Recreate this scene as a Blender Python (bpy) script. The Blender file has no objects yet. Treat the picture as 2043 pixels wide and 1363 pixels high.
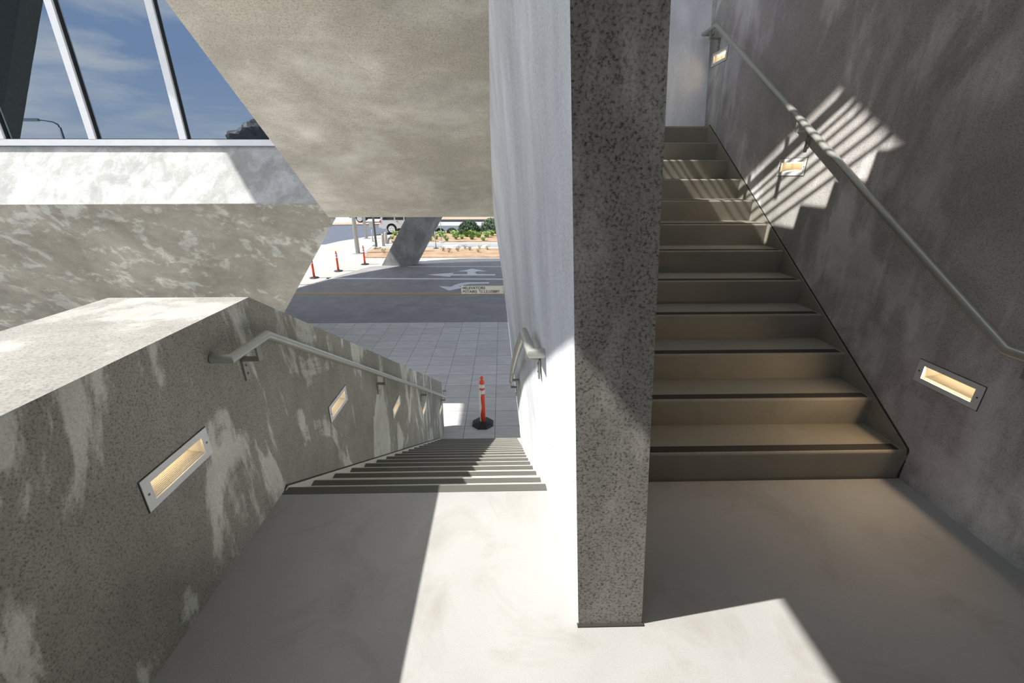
import bpy, bmesh, math, random
from mathutils import Vector, Matrix
random.seed(7)
D=bpy.data; SC=bpy.context.scene; COL=SC.collection
G=-3.087; RISE=.1715; RUN=.2803
SUN=Vector((.79,.111,-1))
# ------------------------------------------------------------------ helpers
def new_mesh(name,verts,faces,mat=None,parent=None,smooth=False):
    me=D.meshes.new(name); me.from_pydata([tuple(v) for v in verts],[],faces); me.update()
    bm=bmesh.new(); bm.from_mesh(me); bmesh.ops.recalc_face_normals(bm,faces=bm.faces[:]); bm.to_mesh(me); bm.free()
    o=D.objects.new(name,me); COL.objects.link(o)
    if mat: me.materials.append(mat)
    if parent: o.parent=parent
    if smooth:
        for p in me.polygons: p.use_smooth=True
    return o
def from_bm(name,bm,mat,parent=None,smooth=False):
    bmesh.ops.recalc_face_normals(bm,faces=bm.faces[:])
    me=D.meshes.new(name); bm.to_mesh(me); bm.free()
    o=D.objects.new(name,me); COL.objects.link(o)
    if mat: me.materials.append(mat)
    if parent: o.parent=parent
    if smooth:
        for p in me.polygons: p.use_smooth=True
    return o
def prism(bm,poly,axis,a,b):
    """extrude 2D poly along axis 'x'/'y'/'z' between a and b"""
    def P(u,v,w):
        return {'x':(w,u,v),'y':(u,w,v),'z':(u,v,w)}[axis]
    A=[bm.verts.new(P(u,v,a)) for u,v in poly]; B=[bm.verts.new(P(u,v,b)) for u,v in poly]
    n=len(poly); bm.faces.new(A); bm.faces.new(B[::-1])
    for i in range(n): bm.faces.new((A[i],B[i],B[(i+1)%n],A[(i+1)%n]))
def box(bm,x0,x1,y0,y1,z0,z1): prism(bm,[(x0,y0),(x1,y0),(x1,y1),(x0,y1)],'z',z0,z1)
def obox(name,b,mat,parent=None,bev=0):
    bm=bmesh.new(); box(bm,*b)
    if bev: bmesh.ops.bevel(bm,geom=bm.edges[:],offset=bev,segments=2,profile=.6,affect='EDGES')
    return from_bm(name,bm,mat,parent)
def cyl(bm,p0,p1,r0,r1=None,seg=16,cap=True):
    r1=r0 if r1 is None else r1
    p0=Vector(p0);p1=Vector(p1);d=(p1-p0).normalized()
    u=d.orthogonal().normalized(); v=d.cross(u)
    A=[bm.verts.new(p0+(u*math.cos(2*math.pi*i/seg)+v*math.sin(2*math.pi*i/seg))*r0) for i in range(seg)]
    B=[bm.verts.new(p1+(u*math.cos(2*math.pi*i/seg)+v*math.sin(2*math.pi*i/seg))*r1) for i in range(seg)]
    for i in range(seg): bm.faces.new((A[i],A[(i+1)%seg],B[(i+1)%seg],B[i]))
    if cap: bm.faces.new(A[::-1]); bm.faces.new(B)
def tube(bm,pts,r,seg=20):
    """mitred pipe through points"""
    pts=[Vector(p) for p in pts]; rings=[]
    d0=(pts[1]-pts[0]).normalized(); u=d0.orthogonal().normalized()
    prev=d0
    for i,p in enumerate(pts):
        if i==0: n=d0; dd=d0
        elif i==len(pts)-1: n=(pts[-1]-pts[-2]).normalized(); dd=n
        else:
            a=(pts[i]-pts[i-1]).normalized(); b=(pts[i+1]-pts[i]).normalized(); n=(a+b).normalized(); dd=a
        rot=prev.rotation_difference(dd); u=(rot@u).normalized(); prev=dd; v=dd.cross(u)
        ring=[]
        for k in range(seg):
            t=2*math.pi*k/seg; q=p+(u*math.cos(t)+v*math.sin(t))*r
            s=((p-q).dot(n))/(dd.dot(n)); ring.append(bm.verts.new(q+dd*s))
        rings.append(ring)
    for A,B in zip(rings,rings[1:]):
        for k in range(seg): bm.faces.new((A[k],A[(k+1)%seg],B[(k+1)%seg],B[k]))
    bm.faces.new(rings[0][::-1]); bm.faces.new(rings[-1])
def lathe(bm,prof,cx,cy,seg=24,flat=None):
    rings=[]
    for r,z in prof:
        rings.append([bm.verts.new((cx+r*math.cos(2*math.pi*(k+.5)/seg),cy+r*math.sin(2*math.pi*(k+.5)/seg),z)) for k in range(seg)])
    for A,B in zip(rings,rings[1:]):
        for k in range(seg): bm.faces.new((A[k],A[(k+1)%seg],B[(k+1)%seg],B[k]))
    bm.faces.new(rings[0][::-1]); bm.faces.new(rings[-1])
def thing(name,label,cat,loc=(0,0,0),group=None):
    o=D.objects.new(name,None); COL.objects.link(o); o.location=loc; o.empty_display_size=.1
    o['label']=label; o['category']=cat
    if group: o['group']=group
    return o
def tag(o,label,cat,group=None,kind=None):
    o['label']=label;o['category']=cat
    if group:o['group']=group
    if kind:o['kind']=kind
    return o
def struct(o,label,cat='structure'):
    o['kind']='structure'; o['label']=label; o['category']=cat; return o
def copy_tree(o,parent=None):
    c=o.copy(); COL.objects.link(c)
    if parent: c.parent=parent
    for ch in list(o.children): copy_tree(ch,c)
    return c
# ------------------------------------------------------------------ materials
def nodes(name):
    m=D.materials.new(name); m.use_nodes=True; nt=m.node_tree; b=nt.nodes['Principled BSDF']
    return m,nt,b
def N(nt,t,**k):
    n=nt.nodes.new(t)
    for a,v in k.items():
        if a.startswith('i_'): n.inputs[a[2:].replace('_',' ')].default_value=v
        else: setattr(n,a,v)
    return n
def mapped(nt,scale=(1,1,1),rot=(0,0,0),loc=(0,0,0)):
    tc=N(nt,'ShaderNodeTexCoord'); mp=N(nt,'ShaderNodeMapping')
    mp.inputs['Scale'].default_value=scale; mp.inputs['Rotation'].default_value=rot; mp.inputs['Location'].default_value=loc
    nt.links.new(tc.outputs['Object'],mp.inputs['Vector']); return mp.outputs[0]
def noise(nt,vec,scale,detail=4,rough=.55,dist=0.):
    n=N(nt,'ShaderNodeTexNoise'); n.inputs['Scale'].default_value=scale; n.inputs['Detail'].default_value=detail
    n.inputs['Roughness'].default_value=rough; n.inputs['Distortion'].default_value=dist
    nt.links.new(vec,n.inputs['Vector']); return n.outputs['Fac']
def ramp(nt,fac,stops,interp='LINEAR'):
    r=N(nt,'ShaderNodeValToRGB'); r.color_ramp.interpolation=interp
    els=r.color_ramp.elements
    while len(els)<len(stops): els.new(.5)
    for e,(p,c) in zip(els,stops):
        e.position=p; e.color=(c,c,c,1) if isinstance(c,(int,float)) else (*c,1)
    nt.links.new(fac,r.inputs[0]); return r.outputs[0]
def mix(nt,f,a,b,mode='MIX'):
    m=N(nt,'ShaderNodeMix',data_type='RGBA',blend_type=mode)
    for k,v in ((0,f),(6,a),(7,b)):
        if isinstance(v,(int,float)): m.inputs[k].default_value=v if k==0 else (v,v,v,1)
        elif isinstance(v,tuple): m.inputs[k].default_value=(*v,1)
        else: nt.links.new(v,m.inputs[k])
    return m.outputs[2]
def mth(nt,op,a,b=0.):
    m=N(nt,'ShaderNodeMath',operation=op)
    for k,v in ((0,a),(1,b)):
        if isinstance(v,(int,float)): m.inputs[k].default_value=v
        else: nt.links.new(v,m.inputs[k])
    return m.outputs[0]
def plain(name,col,rough=.5,metal=0.,spec=.5,emis=None,es=0.):
    m,nt,b=nodes(name); b.inputs['Base Color'].default_value=(*col,1); b.inputs['Roughness'].default_value=rough
    b.inputs['Metallic'].default_value=metal; b.inputs['Specular IOR Level'].default_value=spec
    # faint procedural variation
    v=mapped(nt); f=noise(nt,v,6,3); c=mix(nt,f,tuple(x*.92 for x in col),tuple(min(1,x*1.08) for x in col)); nt.links.new(c,b.inputs['Base Color'])
    if emis: b.inputs['Emission Color'].default_value=(*emis,1); b.inputs['Emission Strength'].default_value=es
    return m
def plaster(name,base,dark,patch,amount=.5,pscale=1.5,stretch=(1,1,.55),rot=(0,0,0),loc=(0,0,0),fine=85,pit=.45,bump=.6,soft=.03,macro=.35,tint=None,bdist=.006,streak=.35,pr=(.37,.49)):
    """roughcast concrete: gritty pitted ground with smoother pale trowelled patches"""
    m,nt,b=nodes(name)
    v0=mapped(nt,(1,1,1),loc=loc); v1=mapped(nt,stretch,rot,loc)
    p1=noise(nt,v1,pscale,8,.62,.9)
    v2=mapped(nt,(stretch[0]*2.6,stretch[1]*2.6,stretch[2]*.8),rot,(loc[0]+3,loc[1]+5,loc[2]+1))
    p2=noise(nt,v2,pscale*1.7,6,.6,.5)
    comb=mth(nt,'ADD',mth(nt,'MULTIPLY',p1,1-streak),mth(nt,'MULTIPLY',p2,streak))
    thr=.5+(.5-amount)*.3
    pm=ramp(nt,comb,[(thr-soft,0.),(thr+soft,1.)])
    # grit
    g1=noise(nt,v0,fine*.8,7,.78); 
    vor=N(nt,'ShaderNodeTexVoronoi'); vor.inputs['Scale'].default_value=fine*.9; nt.links.new(v0,vor.inputs['Vector'])
    pits=ramp(nt,g1,[(pr[0],1.),(pr[1],0.)])
    pits_r=mth(nt,'MULTIPLY',pits,mth(nt,'SUBTRACT',1.,mth(nt,'MULTIPLY',pm,.82)))
    mac=noise(nt,v0,.9,5,.6,.4); mac2=noise(nt,v1,5,5,.65,.6)
    c=mix(nt,pm,base,patch)
    mm=ramp(nt,mac,[(.3,1-macro),(.68,1+macro*.35)])
    c=mix(nt,1.,c,mm,'MULTIPLY')
    mm2=ramp(nt,mac2,[(.3,.86),(.7,1.08)]); c=mix(nt,1.,c,mm2,'MULTIPLY')
    if tint: 
        tn=noise(nt,v0,.6,3,.5); c=mix(nt,mth(nt,'MULTIPLY',ramp(nt,tn,[(.45,0.),(.65,1.)]),.5),c,tint)
    c=mix(nt,1.,c,ramp(nt,g1,[(.35,.86),(.66,1.14)]),'MULTIPLY')
    c=mix(nt,mth(nt,'MULTIPLY',pits_r,pit),c,dark)
    nt.links.new(c,b.inputs['Base Color']); b.inputs['Roughness'].default_value=.9; b.inputs['Specular IOR Level'].default_value=.25
    hgt=mth(nt,'ADD',mth(nt,'MULTIPLY',mth(nt,'MULTIPLY',g1,mth(nt,'SUBTRACT',1.,mth(nt,'MULTIPLY',pm,.75))),1.),mth(nt,'MULTIPLY',pm,.25))
    bp=N(nt,'ShaderNodeBump'); bp.inputs['Strength'].default_value=bump; bp.inputs['Distance'].default_value=bdist
    nt.links.new(hgt,bp.inputs['Height']); nt.links.new(bp.outputs[0],b.inputs['Normal'])
    return m
def concrete(name,col,var=.12,fine=160,bump=.25,stain=(.5,.42,.3),stain_amt=.15,loc=(0,0,0)):
    m,nt,b=nodes(name); v=mapped(nt,loc=loc)
    a=noise(nt,v,1.3,6,.6,.5); f=noise(nt,v,fine,2,.6); s=noise(nt,v,2.6,5,.65,.8)
    c=mix(nt,1.,tuple(col),ramp(nt,a,[(.3,1-var),(.7,1+var*.4)]),'MULTIPLY')
    c=mix(nt,1.,c,ramp(nt,f,[(.3,.93),(.6,1.03)]),'MULTIPLY')
    c=mix(nt,mth(nt,'MULTIPLY',ramp(nt,s,[(.5,0.),(.7,1.)]),stain_amt),c,tuple(x*y for x,y in zip(col,stain)))
    nt.links.new(c,b.inputs['Base Color']); b.inputs['Roughness'].default_value=.75; b.inputs['Specular IOR Level'].default_value=.3
    bp=N(nt,'ShaderNodeBump'); bp.inputs['Strength'].default_value=bump; bp.inputs['Distance'].default_value=.003
    nt.links.new(f,bp.inputs['Height']); nt.links.new(bp.outputs[0],b.inputs['Normal'])
    return m
M={}
M['parapet']=plaster('mottled_roughcast',(.39,.375,.32),(.10,.09,.07),(.64,.64,.56),amount=.35,pscale=1.6,loc=(2.3,6.3,.9),rot=(.35,0,0),stretch=(1,1,.55),fine=185,pit=.75,soft=.016,bump=.8,bdist=.005,macro=.3,streak=.28)
M['parapet_top']=plaster('pale_roughcast',(.44,.425,.395),(.18,.165,.15),(.50,.485,.455),amount=.45,fine=170,pit=.6,bump=.8,macro=.15,bdist=.005)
M['center_left']=plaster('skimmed_pale_plaster',(.62,.64,.67),(.25,.25,.25),(.76,.78,.81),amount=.62,pscale=1.4,stretch=(1,1,.3),fine=170,pit=.65,soft=.10,bump=.5,macro=.2,bdist=.004)
M['center_front']=plaster('coarse_roughcast',(.36,.34,.30),(.03,.027,.02),(.50,.475,.43),amount=.25,pscale=2.2,fine=150,pit=.9,bump=1.,macro=.3,bdist=.008,soft=.08,pr=(.37,.49))
M['wall_right']=plaster('mottled_grey_plaster',(.50,.485,.45),(.18,.16,.15),(.80,.79,.76),amount=.40,pscale=1.5,stretch=(1,1,.75),rot=(.5,0,0),loc=(5,2.5,7),fine=170,pit=.65,soft=.045,bump=.5,tint=(.44,.38,.41),macro=.5,bdist=.004)  # grey plaster with paler patches and a mauve tint
M['wall_back']=plaster('pale_back_plaster',(.80,.82,.86),(.5,.5,.5),(.90,.91,.93),amount=.6,pscale=1.6,stretch=(1,1,.35),fine=180,pit=.3,soft=.1,bump=.3,macro=.15)
M['soffit']=plaster('warm_trowelled_plaster',(.68,.625,.52),(.28,.24,.18),(.82,.78,.67),amount=.38,pscale=1.4,stretch=(.5,1,1.0),rot=(0,.4,0),loc=(1,4,2),fine=150,pit=.55,soft=.06,bump=.5,macro=.36,bdist=.004)
M['dark']=concrete('bounce_cut_concrete',(.13,.125,.115),.2)  # colour darkened for unseen surfaces, to cut bounce light on the landing
M['band']=plaster('bright_trowelled_plaster',(.44,.44,.42),(.3,.29,.27),(.58,.58,.57),amount=.5,pscale=1.4,stretch=(1,1,.8),rot=(0,.6,0),fine=70,pit=.2,soft=.05,bump=.2,macro=.15)
M['under']=plaster('khaki_trowelled_plaster',(.40,.375,.31),(.2,.18,.15),(.60,.585,.52),amount=.34,pscale=1.9,stretch=(.7,1,1),rot=(0,.5,0),loc=(9,3,1),fine=90,pit=.25,soft=.03,bump=.25,macro=.35)  # khaki plaster with random paler patches
M['column']=plaster('plain_grey_concrete',(.30,.30,.295),(.15,.15,.15),(.42,.42,.41),amount=.3,pscale=.8,fine=30,pit=.1,bump=.2,soft=.08)
M['floor']=concrete('landing_screed',(.415,.41,.395),.12,fine=230,bump=.35,stain_amt=.3)
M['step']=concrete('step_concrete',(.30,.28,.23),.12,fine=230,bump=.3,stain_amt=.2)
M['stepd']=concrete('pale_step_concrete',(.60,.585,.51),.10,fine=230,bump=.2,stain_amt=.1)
M['strip']=concrete('dark_grip_strip',(.045,.042,.038),.1,fine=260,bump=.8,stain_amt=0)
M['strip2']=concrete('olive_grip_strip',(.115,.113,.098),.08,fine=260,bump=.6,stain_amt=0)
M['rail']=plain('brushed_steel_paint',(.47,.475,.43),.38,.45)
M['bracket']=plain('bracket_steel',(.30,.30,.26),.45,.4)
M['plate']=plain('light_frame_paint',(.72,.72,.70),.45)
M['recess']=plain('white_reflector',(.78,.75,.68),.5)
M['lens']=plain('glowing_lens',(1,.85,.6),.5,emis=(1.,.76,.46),es=3.2)
M['screw']=plain('screw_metal',(.15,.15,.15),.4,.7)
M['gap']=plain('dark_joint',(.04,.037,.03),.95)  # near-black colour of the joints and light seals
# pavers
def paver_mat():
    m,nt,b=nodes('paver_slabs'); v=mapped(nt,(1,1,1),loc=(.186,-6.73+.0,0))
    br=N(nt,'ShaderNodeTexBrick'); br.offset=0.; br.squash=1.
    br.inputs['Scale'].default_value=1.; br.inputs['Brick Width'].default_value=.6; br.inputs['Row Height'].default_value=.592
    br.inputs['Mortar Size'].default_value=.004; br.inputs['Mortar Smooth'].default_value=0.; br.inputs['Bias'].default_value=0.
    br.inputs['Color1'].default_value=(.56,.55,.53,1); br.inputs['Color2'].default_value=(.64,.63,.61,1); br.inputs['Mortar'].default_value=(.06,.06,.06,1)
    nt.links.new(v,br.inputs['Vector'])
    s=noise(nt,mapped(nt,(1,6,1)),2.2,5,.6); c=mix(nt,1.,br.outputs['Color'],ramp(nt,s,[(.3,.86),(.7,1.1)]),'MULTIPLY')
    nt.links.new(c,b.inputs['Base Color']); b.inputs['Roughness'].default_value=.7
    return m
M['paver']=paver_mat()
M['drive']=concrete('driveway_concrete',(.31,.30,.305),.2,fine=60,bump=.1,stain_amt=.1)
M['walk']=concrete('bright_sidewalk',(.45,.435,.41),.1,fine=60,bump=.1,stain_amt=.1)
M['asphalt']=concrete('road_asphalt',(.10,.115,.15),.12,fine=60,bump=.1,stain_amt=0)
M['lot']=concrete('far_pavement',(.38,.38,.39),.1,fine=60,bump=.1,stain_amt=.05)
M['kerb']=concrete('kerb_concrete',(.6,.58,.54),.1,stain_amt=.2)
M['tactile']=concrete('grey_panel',(.30,.30,.31),.1)
M['mulch']=concrete('bark_mulch',(.42,.285,.18),.35,fine=14,bump=1.,stain=(.5,.4,.3),stain_amt=.5)
M['dirt']=concrete('far_dirt',(.45,.33,.24),.3,fine=14,bump=1.,stain_amt=.3)
M['white']=plain('white_road_paint',(.72,.74,.78),.7)
M['yellow']=plain('worn_yellow_paint',(.42,.31,.16),.8)
M['palyellow']=plain('faded_yellow_paint',(.75,.62,.33),.8)
M['orange']=plain('orange_plastic',(.85,.085,.03),.45)
M['band_w']=plain('reflective_white_band',(.78,.77,.75),.4)
M['rubber']=plain('black_rubber',(.02,.02,.022),.6)
M['galv']=plain('galvanised_steel',(.42,.43,.43),.5,.3)
M['darkpole']=plain('dark_pole_paint',(.12,.13,.14),.5,.3)
M['concpost']=plain('concrete_bollard',(.42,.39,.35),.9)
M['carwhite']=plain('white_car_paint',(.62,.63,.64),.25)
M['carblack']=plain('black_car_paint',(.02,.02,.025),.3)
M['carglass']=plain('dark_car_glass',(.015,.018,.02),.1)
M['trim']=plain('grey_plastic_trim',(.08,.08,.08),.6)
M['red']=plain('red_lens',(.5,.02,.02),.3)
M['rim']=plain('alloy_rim',(.75,.75,.75),.5,0.)
M['signface']=plain('cream_sign_face',(.86,.82,.70),.6)
M['signtext']=plain('dark_sign_text',(.09,.085,.07),.6)
M['frame']=plain('white_aluminium',(.86,.87,.89),.35)
M['gasket']=plain('black_gasket',(.012,.013,.016),.5)
def leafmat(n,a,b_):
    m,nt,b=nodes(n); c=mix(nt,noise(nt,mapped(nt),9,3),a,b_); nt.links.new(c,b.inputs['Base Color']); b.inputs['Roughness'].default_value=.6; return m
M['leaf_dark']=leafmat('dark_leaves',(.010,.028,.010),(.045,.10,.03))
M['leaf_lite']=leafmat('light_leaves',(.10,.20,.03),(.28,.42,.10))
M['leaf_dry']=leafmat('dry_leaves',(.16,.17,.07),(.34,.32,.16))
M['leaf_far']=leafmat('far_foliage',(.05,.05,.045),(.11,.11,.10))
def glassmat():
    m,nt,b=nodes('tinted_mirror_glass'); out=nt.nodes['Material Output']
    gl=N(nt,'ShaderNodeBsdfGlossy'); gl.inputs['Color'].default_value=(.34,.395,.46,1); gl.inputs['Roughness'].default_value=.0
    df=N(nt,'ShaderNodeBsdfTransparent'); df.inputs['Color'].default_value=(.20,.26,.32,1)
    mx=N(nt,'ShaderNodeMixShader'); mx.inputs[0].default_value=.88
    # very slight waviness
    bp=N(nt,'ShaderNodeBump'); bp.inputs['Strength'].default_value=.02; bp.inputs['Distance'].default_value=.01
    nt.links.new(noise(nt,mapped(nt),1.2,2),bp.inputs['Height']); nt.links.new(bp.outputs[0],gl.inputs['Normal'])
    nt.links.new(df.outputs[0],mx.inputs[1]); nt.links.new(gl.outputs[0],mx.inputs[2]); nt.links.new(mx.outputs[0],out.inputs['Surface'])
    return m
M['glass']=glassmat(); M['interior']=plain('dark_room',(.05,.06,.075),.9)

# ------------------------------------------------------------------ camera
cam=D.cameras.new('camera'); co=D.objects.new('camera',cam); COL.objects.link(co); SC.camera=co
cam.sensor_width=36; cam.lens=850/2043*36; cam.clip_start=.02; cam.clip_end=600
co.location=(0,0,1.5727); co.rotation_euler=(math.pi/2-.3713,0,-.0209)

# ------------------------------------------------------------------ centre wall (leaning, slightly twisted)
def W(Y,z):
    zz=min(z,3.2)
    b=-.062-(.02*zz if zz>0 else .0113*zz)
    return .272-.066*zz+b*(Y-1.098)
def far_edge(z):
    P=[(-3.3,6.98),(-3.087,6.86),(-1.6,4.95),(-1.0,4.78),(0,4.7),(.6,4.32),(1.19,4.40),(5,4.40)]
    for (a,ya),(b,yb) in zip(P,P[1:]):
        if a<=z<=b: return ya+(yb-ya)*(z-a)/(b-a)
    return P[0][1] if z<P[0][0] else P[-1][1]
def top_at(Y): return 4.55-.62*max(0,Y-1.1)
def build_center():
    zs=[-3.3+i*.1 for i in range(79)]; ns=14
    v=[];f=[]
    def idx(i,j,side): return (i*(ns+1)+j)*2+side
    for z in zs:
        for j in range(ns+1):
            Y=1.098+(far_edge(z)-1.098)*j/ns
            zt=min(z,top_at(Y))
            x=W(Y,zt); th=.239-.0125*zt
            v.append((x,Y,zt)); v.append((x+th,Y,zt))
    n=len(zs)
    for i in range(n-1):
        for j in range(ns):
            f.append((idx(i,j,0),idx(i+1,j,0),idx(i+1,j+1,0),idx(i,j+1,0)))
            f.append((idx(i,j,1),idx(i,j+1,1),idx(i+1,j+1,1),idx(i+1,j,1)))
        f.append((idx(i,0,0),idx(i,0,1),idx(i+1,0,1),idx(i+1,0,0)))
        f.append((idx(i,ns,0),idx(i+1,ns,0),idx(i+1,ns,1),idx(i,ns,1)))
    for j in range(ns):
        f.append((idx(n-1,j,0),idx(n-1,j,1),idx(n-1,j+1,1),idx(n-1,j+1,0)))
    o=new_mesh('wall_center',v,f,M['center_left'])
    o.data.materials.append(M['center_front']); o.data.materials.append(M['step'])
    bm=bmesh.new(); bm.from_mesh(o.data); bmesh.ops.dissolve_degenerate(bm,dist=1e-5,edges=bm.edges[:]); bm.to_mesh(o.data); bm.free()
    for p in o.data.polygons:
        p.use_smooth=False
        if p.normal.y<-.7: p.material_index=1
        elif p.normal.x>.5: p.material_index=2  # unseen right face given a dark colour to cut bounce light
    return struct(o,'leaning plastered spine wall standing between the two flights, its narrow end coarse grey roughcast','wall')
build_center()
# thin joint where the wall end meets the landing
o=obox('trim_1',(.268,.516,1.088,1.104,.0,.006),M['gap']); struct(o,'dark joint line at the foot of the spine wall','trim')
# landing ----------------------------------------------------------
bm=bmesh.new(); box(bm,-1.25,2.3,-3.2,1.89,-.35,0); o=from_bm('floor',bm,M['floor']); struct(o,'pale concrete stair landing between the two flights','floor')

# ------------------------------------------------------------------ parapet (left wall) with niches
def cutters(mesh_obj,cuts):
    bm=bmesh.new()
    for b in cuts: box(bm,*b)
    c=from_bm('cut',bm,None)
    md=mesh_obj.modifiers.new('b','BOOLEAN'); md.operation='DIFFERENCE'; md.object=c; md.solver='EXACT'
    dg=bpy.context.evaluated_depsgraph_get(); me=D.meshes.new_from_object(mesh_obj.evaluated_get(dg))
    old=mesh_obj.data; mesh_obj.modifiers.clear(); mesh_obj.data=me; D.objects.remove(c); 
XL=-1.18
left_lights=[(1.30,.591),(2.69,.063),(4.11,-.78),(5.52,-1.63),(6.93,-2.47)]
right_lights=[(1.85,.612),(3.455,1.633),(5.00,2.69)]
bm=bmesh.new(); prism(bm,[(-3.2,-.5),(-3.2,1.048),(1.94,1.048),(7.25,-2.069),(7.18,-3.3),(2.2,-3.3),(1.0,-.5)],'x',-1.82,XL)
o=from_bm('wall_left',bm,M['parapet']); o.data.materials.append(M['parapet_top'])
cutters(o,[(XL-.11,XL+.1,y-.132,y+.132,z-.044,z+.044) for y,z in left_lights])
if len(o.data.materials)<2:
    o.data.materials.clear(); o.data.materials.append(M['parapet']); o.data.materials.append(M['parapet_top'])
for p in o.data.polygons:
    p.material_index=1 if p.normal.z>.5 and p.center.x<XL-.2 and p.area>.3 else 0
struct(o,'thick sloping roughcast parapet to the left of the descending flight','wall')
# right wall --------------------------------------------------------
XR=2.2
bm=bmesh.new(); prism(bm,[(-3.2,-.4),(-3.2,5.6),(6.6,5.6),(6.6,-.4)],'x',XR,XR+.35)
o=from_bm('wall_right',bm,M['wall_right'])
cutters(o,[(XR-.1,XR+.11,y-.132,y+.132,z-.044,z+.044) for y,z in right_lights])
struct(o,'mottled grey plaster wall beside the ascending flight','wall')
# back wall at the top of the ascending flight (leans back) ----------
bm=bmesh.new(); prism(bm,[(5.10,2.0),(5.86,5.6),(6.2,5.6),(6.2,2.0)],'x',-.2,2.2)
o=from_bm('wall_back',bm,M['wall_back']); struct(o,'pale plaster wall behind the top of the ascending flight','wall')

# ------------------------------------------------------------------ stairs
def step_mesh(name,x0,x1,y0,y1,z0,z1,mat,parent):
    """y0 is the front (nosing) side; rounded nosing on its top edge"""
    bm=bmesh.new(); s=1 if y1>y0 else -1; r=.014
    prof=[(y0,z0),(y0,z1-r)]+[(y0+s*(r-r*math.cos(a)),z1-r+r*math.sin(a)) for a in (math.pi/8,math.pi/4,3*math.pi/8)]+[(y0+s*r,z1),(y1,z1),(y1,z0)]
    prism(bm,prof,'x',x0,x1)
    return from_bm(name,bm,mat,parent)
up=thing('ascending_staircase','concrete flight of twelve steps climbing between the spine wall and the mottled right wall','staircase',(0,0,0))
YU=1.905
for i in range(12):
    y=YU+i*RUN; z=(i+1)*RISE
    yb=y+RUN+.05 if i<11 else 5.10
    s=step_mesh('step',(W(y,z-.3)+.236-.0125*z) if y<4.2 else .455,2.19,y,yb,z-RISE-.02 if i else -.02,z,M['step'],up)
    g=obox('grip_strip',(.50,2.165,y+.016,y+.066,z,z+.0025),M['strip'],s)
def stringer(name,parent,x0,x1,pts,mat):
    bm=bmesh.new(); prism(bm,pts,'x',x0,x1); return from_bm(name,bm,mat,parent)
k=RISE/RUN
stringer('stringer',up,2.186,2.2005,[(YU-.012,RISE-.03),(YU-.0,RISE+.012),(YU+11*RUN,12*RISE+.012),(YU+11*RUN+.3,12*RISE+.012),(YU+11*RUN+.3,11*RISE-.1),(YU+.3,-.02),(YU+.002,-.02)],M['step'])
stringer('joint_line',up,2.1935,2.2008,[(YU-.010,-.0),(YU-.010,RISE+.004),(YU-.002,RISE+.018),(YU+11*RUN,12*RISE+.018),(YU+11*RUN,12*RISE+.010),(YU-.0,RISE+.010),(YU-.004,RISE),(YU-.004,0)],M['gap'])
dn=thing('descending_staircase','pale concrete flight of steps with dark grip strips going down to the plaza','staircase',(0,0,0))
for j in range(1,18):
    z=-j*RISE; y1=1.89+RUN*j
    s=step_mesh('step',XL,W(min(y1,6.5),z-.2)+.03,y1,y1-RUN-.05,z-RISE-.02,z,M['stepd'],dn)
    g=obox('grip_strip',(XL+.005,.235,y1-.064,y1-.020,z,z+.0025),M['strip2'],s)
g=obox('grip_strip',(XL+.002,.229,1.832,1.884,0,.0025),M['strip2'],dn)
stringer('stringer',dn,XL-.0005,XL+.012,[(1.86,-.02),(1.86,.004),(1.89,.008),(1.89+17*RUN,-17*RISE+.008),(1.89+17*RUN+.02,G),(1.89+16*RUN,G)],M['stepd'])
stringer('joint_line',dn,XL-.0008,XL+.006,[(1.86,.004),(1.887,.019),(1.89+17*RUN,-17*RISE+.019),(1.89+17*RUN,-17*RISE),(1.89,.0)],M['gap'])

# ------------------------------------------------------------------ ceiling: underside of the flight above, and landing slab over the camera
def top_tri():
    v=[];f=[]
    # planar soffit from lower edge (Y 4.40,z 1.19) up to (Y .81, z 3.55)
    bm=bmesh.new()
    nose=lambda Y:3.43+.635*(3.27-Y)
    # sawtooth profile on top, derived from equal steps
    prof=[(4.40,1.19),(2.69,2.42),(.85,3.56),(-3.2,3.56),(-3.2,5.0)]
    y=.83; 
    ys=[]; yy=2.444+.283*5  # nosing positions (lower side of each tread)
    noses=[(2.444-.283*kk,3.932+.1705*kk) for kk in range(-5,6)]
    noses=sorted(noses,key=lambda t:t[0])
    prof.append((noses[0][0],noses[0][1]+.1705)); 
    for (ny,nz) in noses:
        prof.append((ny,nz)) if False else None
    pts=[]
    z_prev=noses[0][1]+.17
    pts.append((noses[0][0]-.283,z_prev))
    for (ny,nz) in noses:
        pts.append((ny-.283,nz)); pts.append((ny,nz))
    prof=[(4.40,1.19),(2.69,2.42),(.85,3.56),(-3.2,3.56),(-3.2,pts[0][1])]+pts[0:]+[(4.40,noses[-1][1]-.17)]
    # remove duplicates
    out=[]
    for p in prof:
        if not out or (abs(p[0]-out[-1][0])+abs(p[1]-out[-1][1]))>1e-4: out.append(p)
    return out
bm=bmesh.new(); prism(bm,top_tri(),'x',-1.72,.45)
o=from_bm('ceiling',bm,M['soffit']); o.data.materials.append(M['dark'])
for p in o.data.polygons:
    if p.center.y<.85: p.material_index=1  # unseen near faces get the darkened colour to cut bounce light
struct(o,'warm grey plaster soffit of the flight overhead, sloping down to a straight lower edge','ceiling')
# right part of the slab over the landing
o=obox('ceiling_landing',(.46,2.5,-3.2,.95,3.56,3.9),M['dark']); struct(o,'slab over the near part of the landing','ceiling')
o=obox('rear_light_blocker',(-.5,2.2,-2.7,-2.4,0,3.56),M['dark']); struct(o,'unseen wall added behind the viewer to darken the landing','wall')  # added unseen blocker that keeps light from behind off the landing
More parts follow.
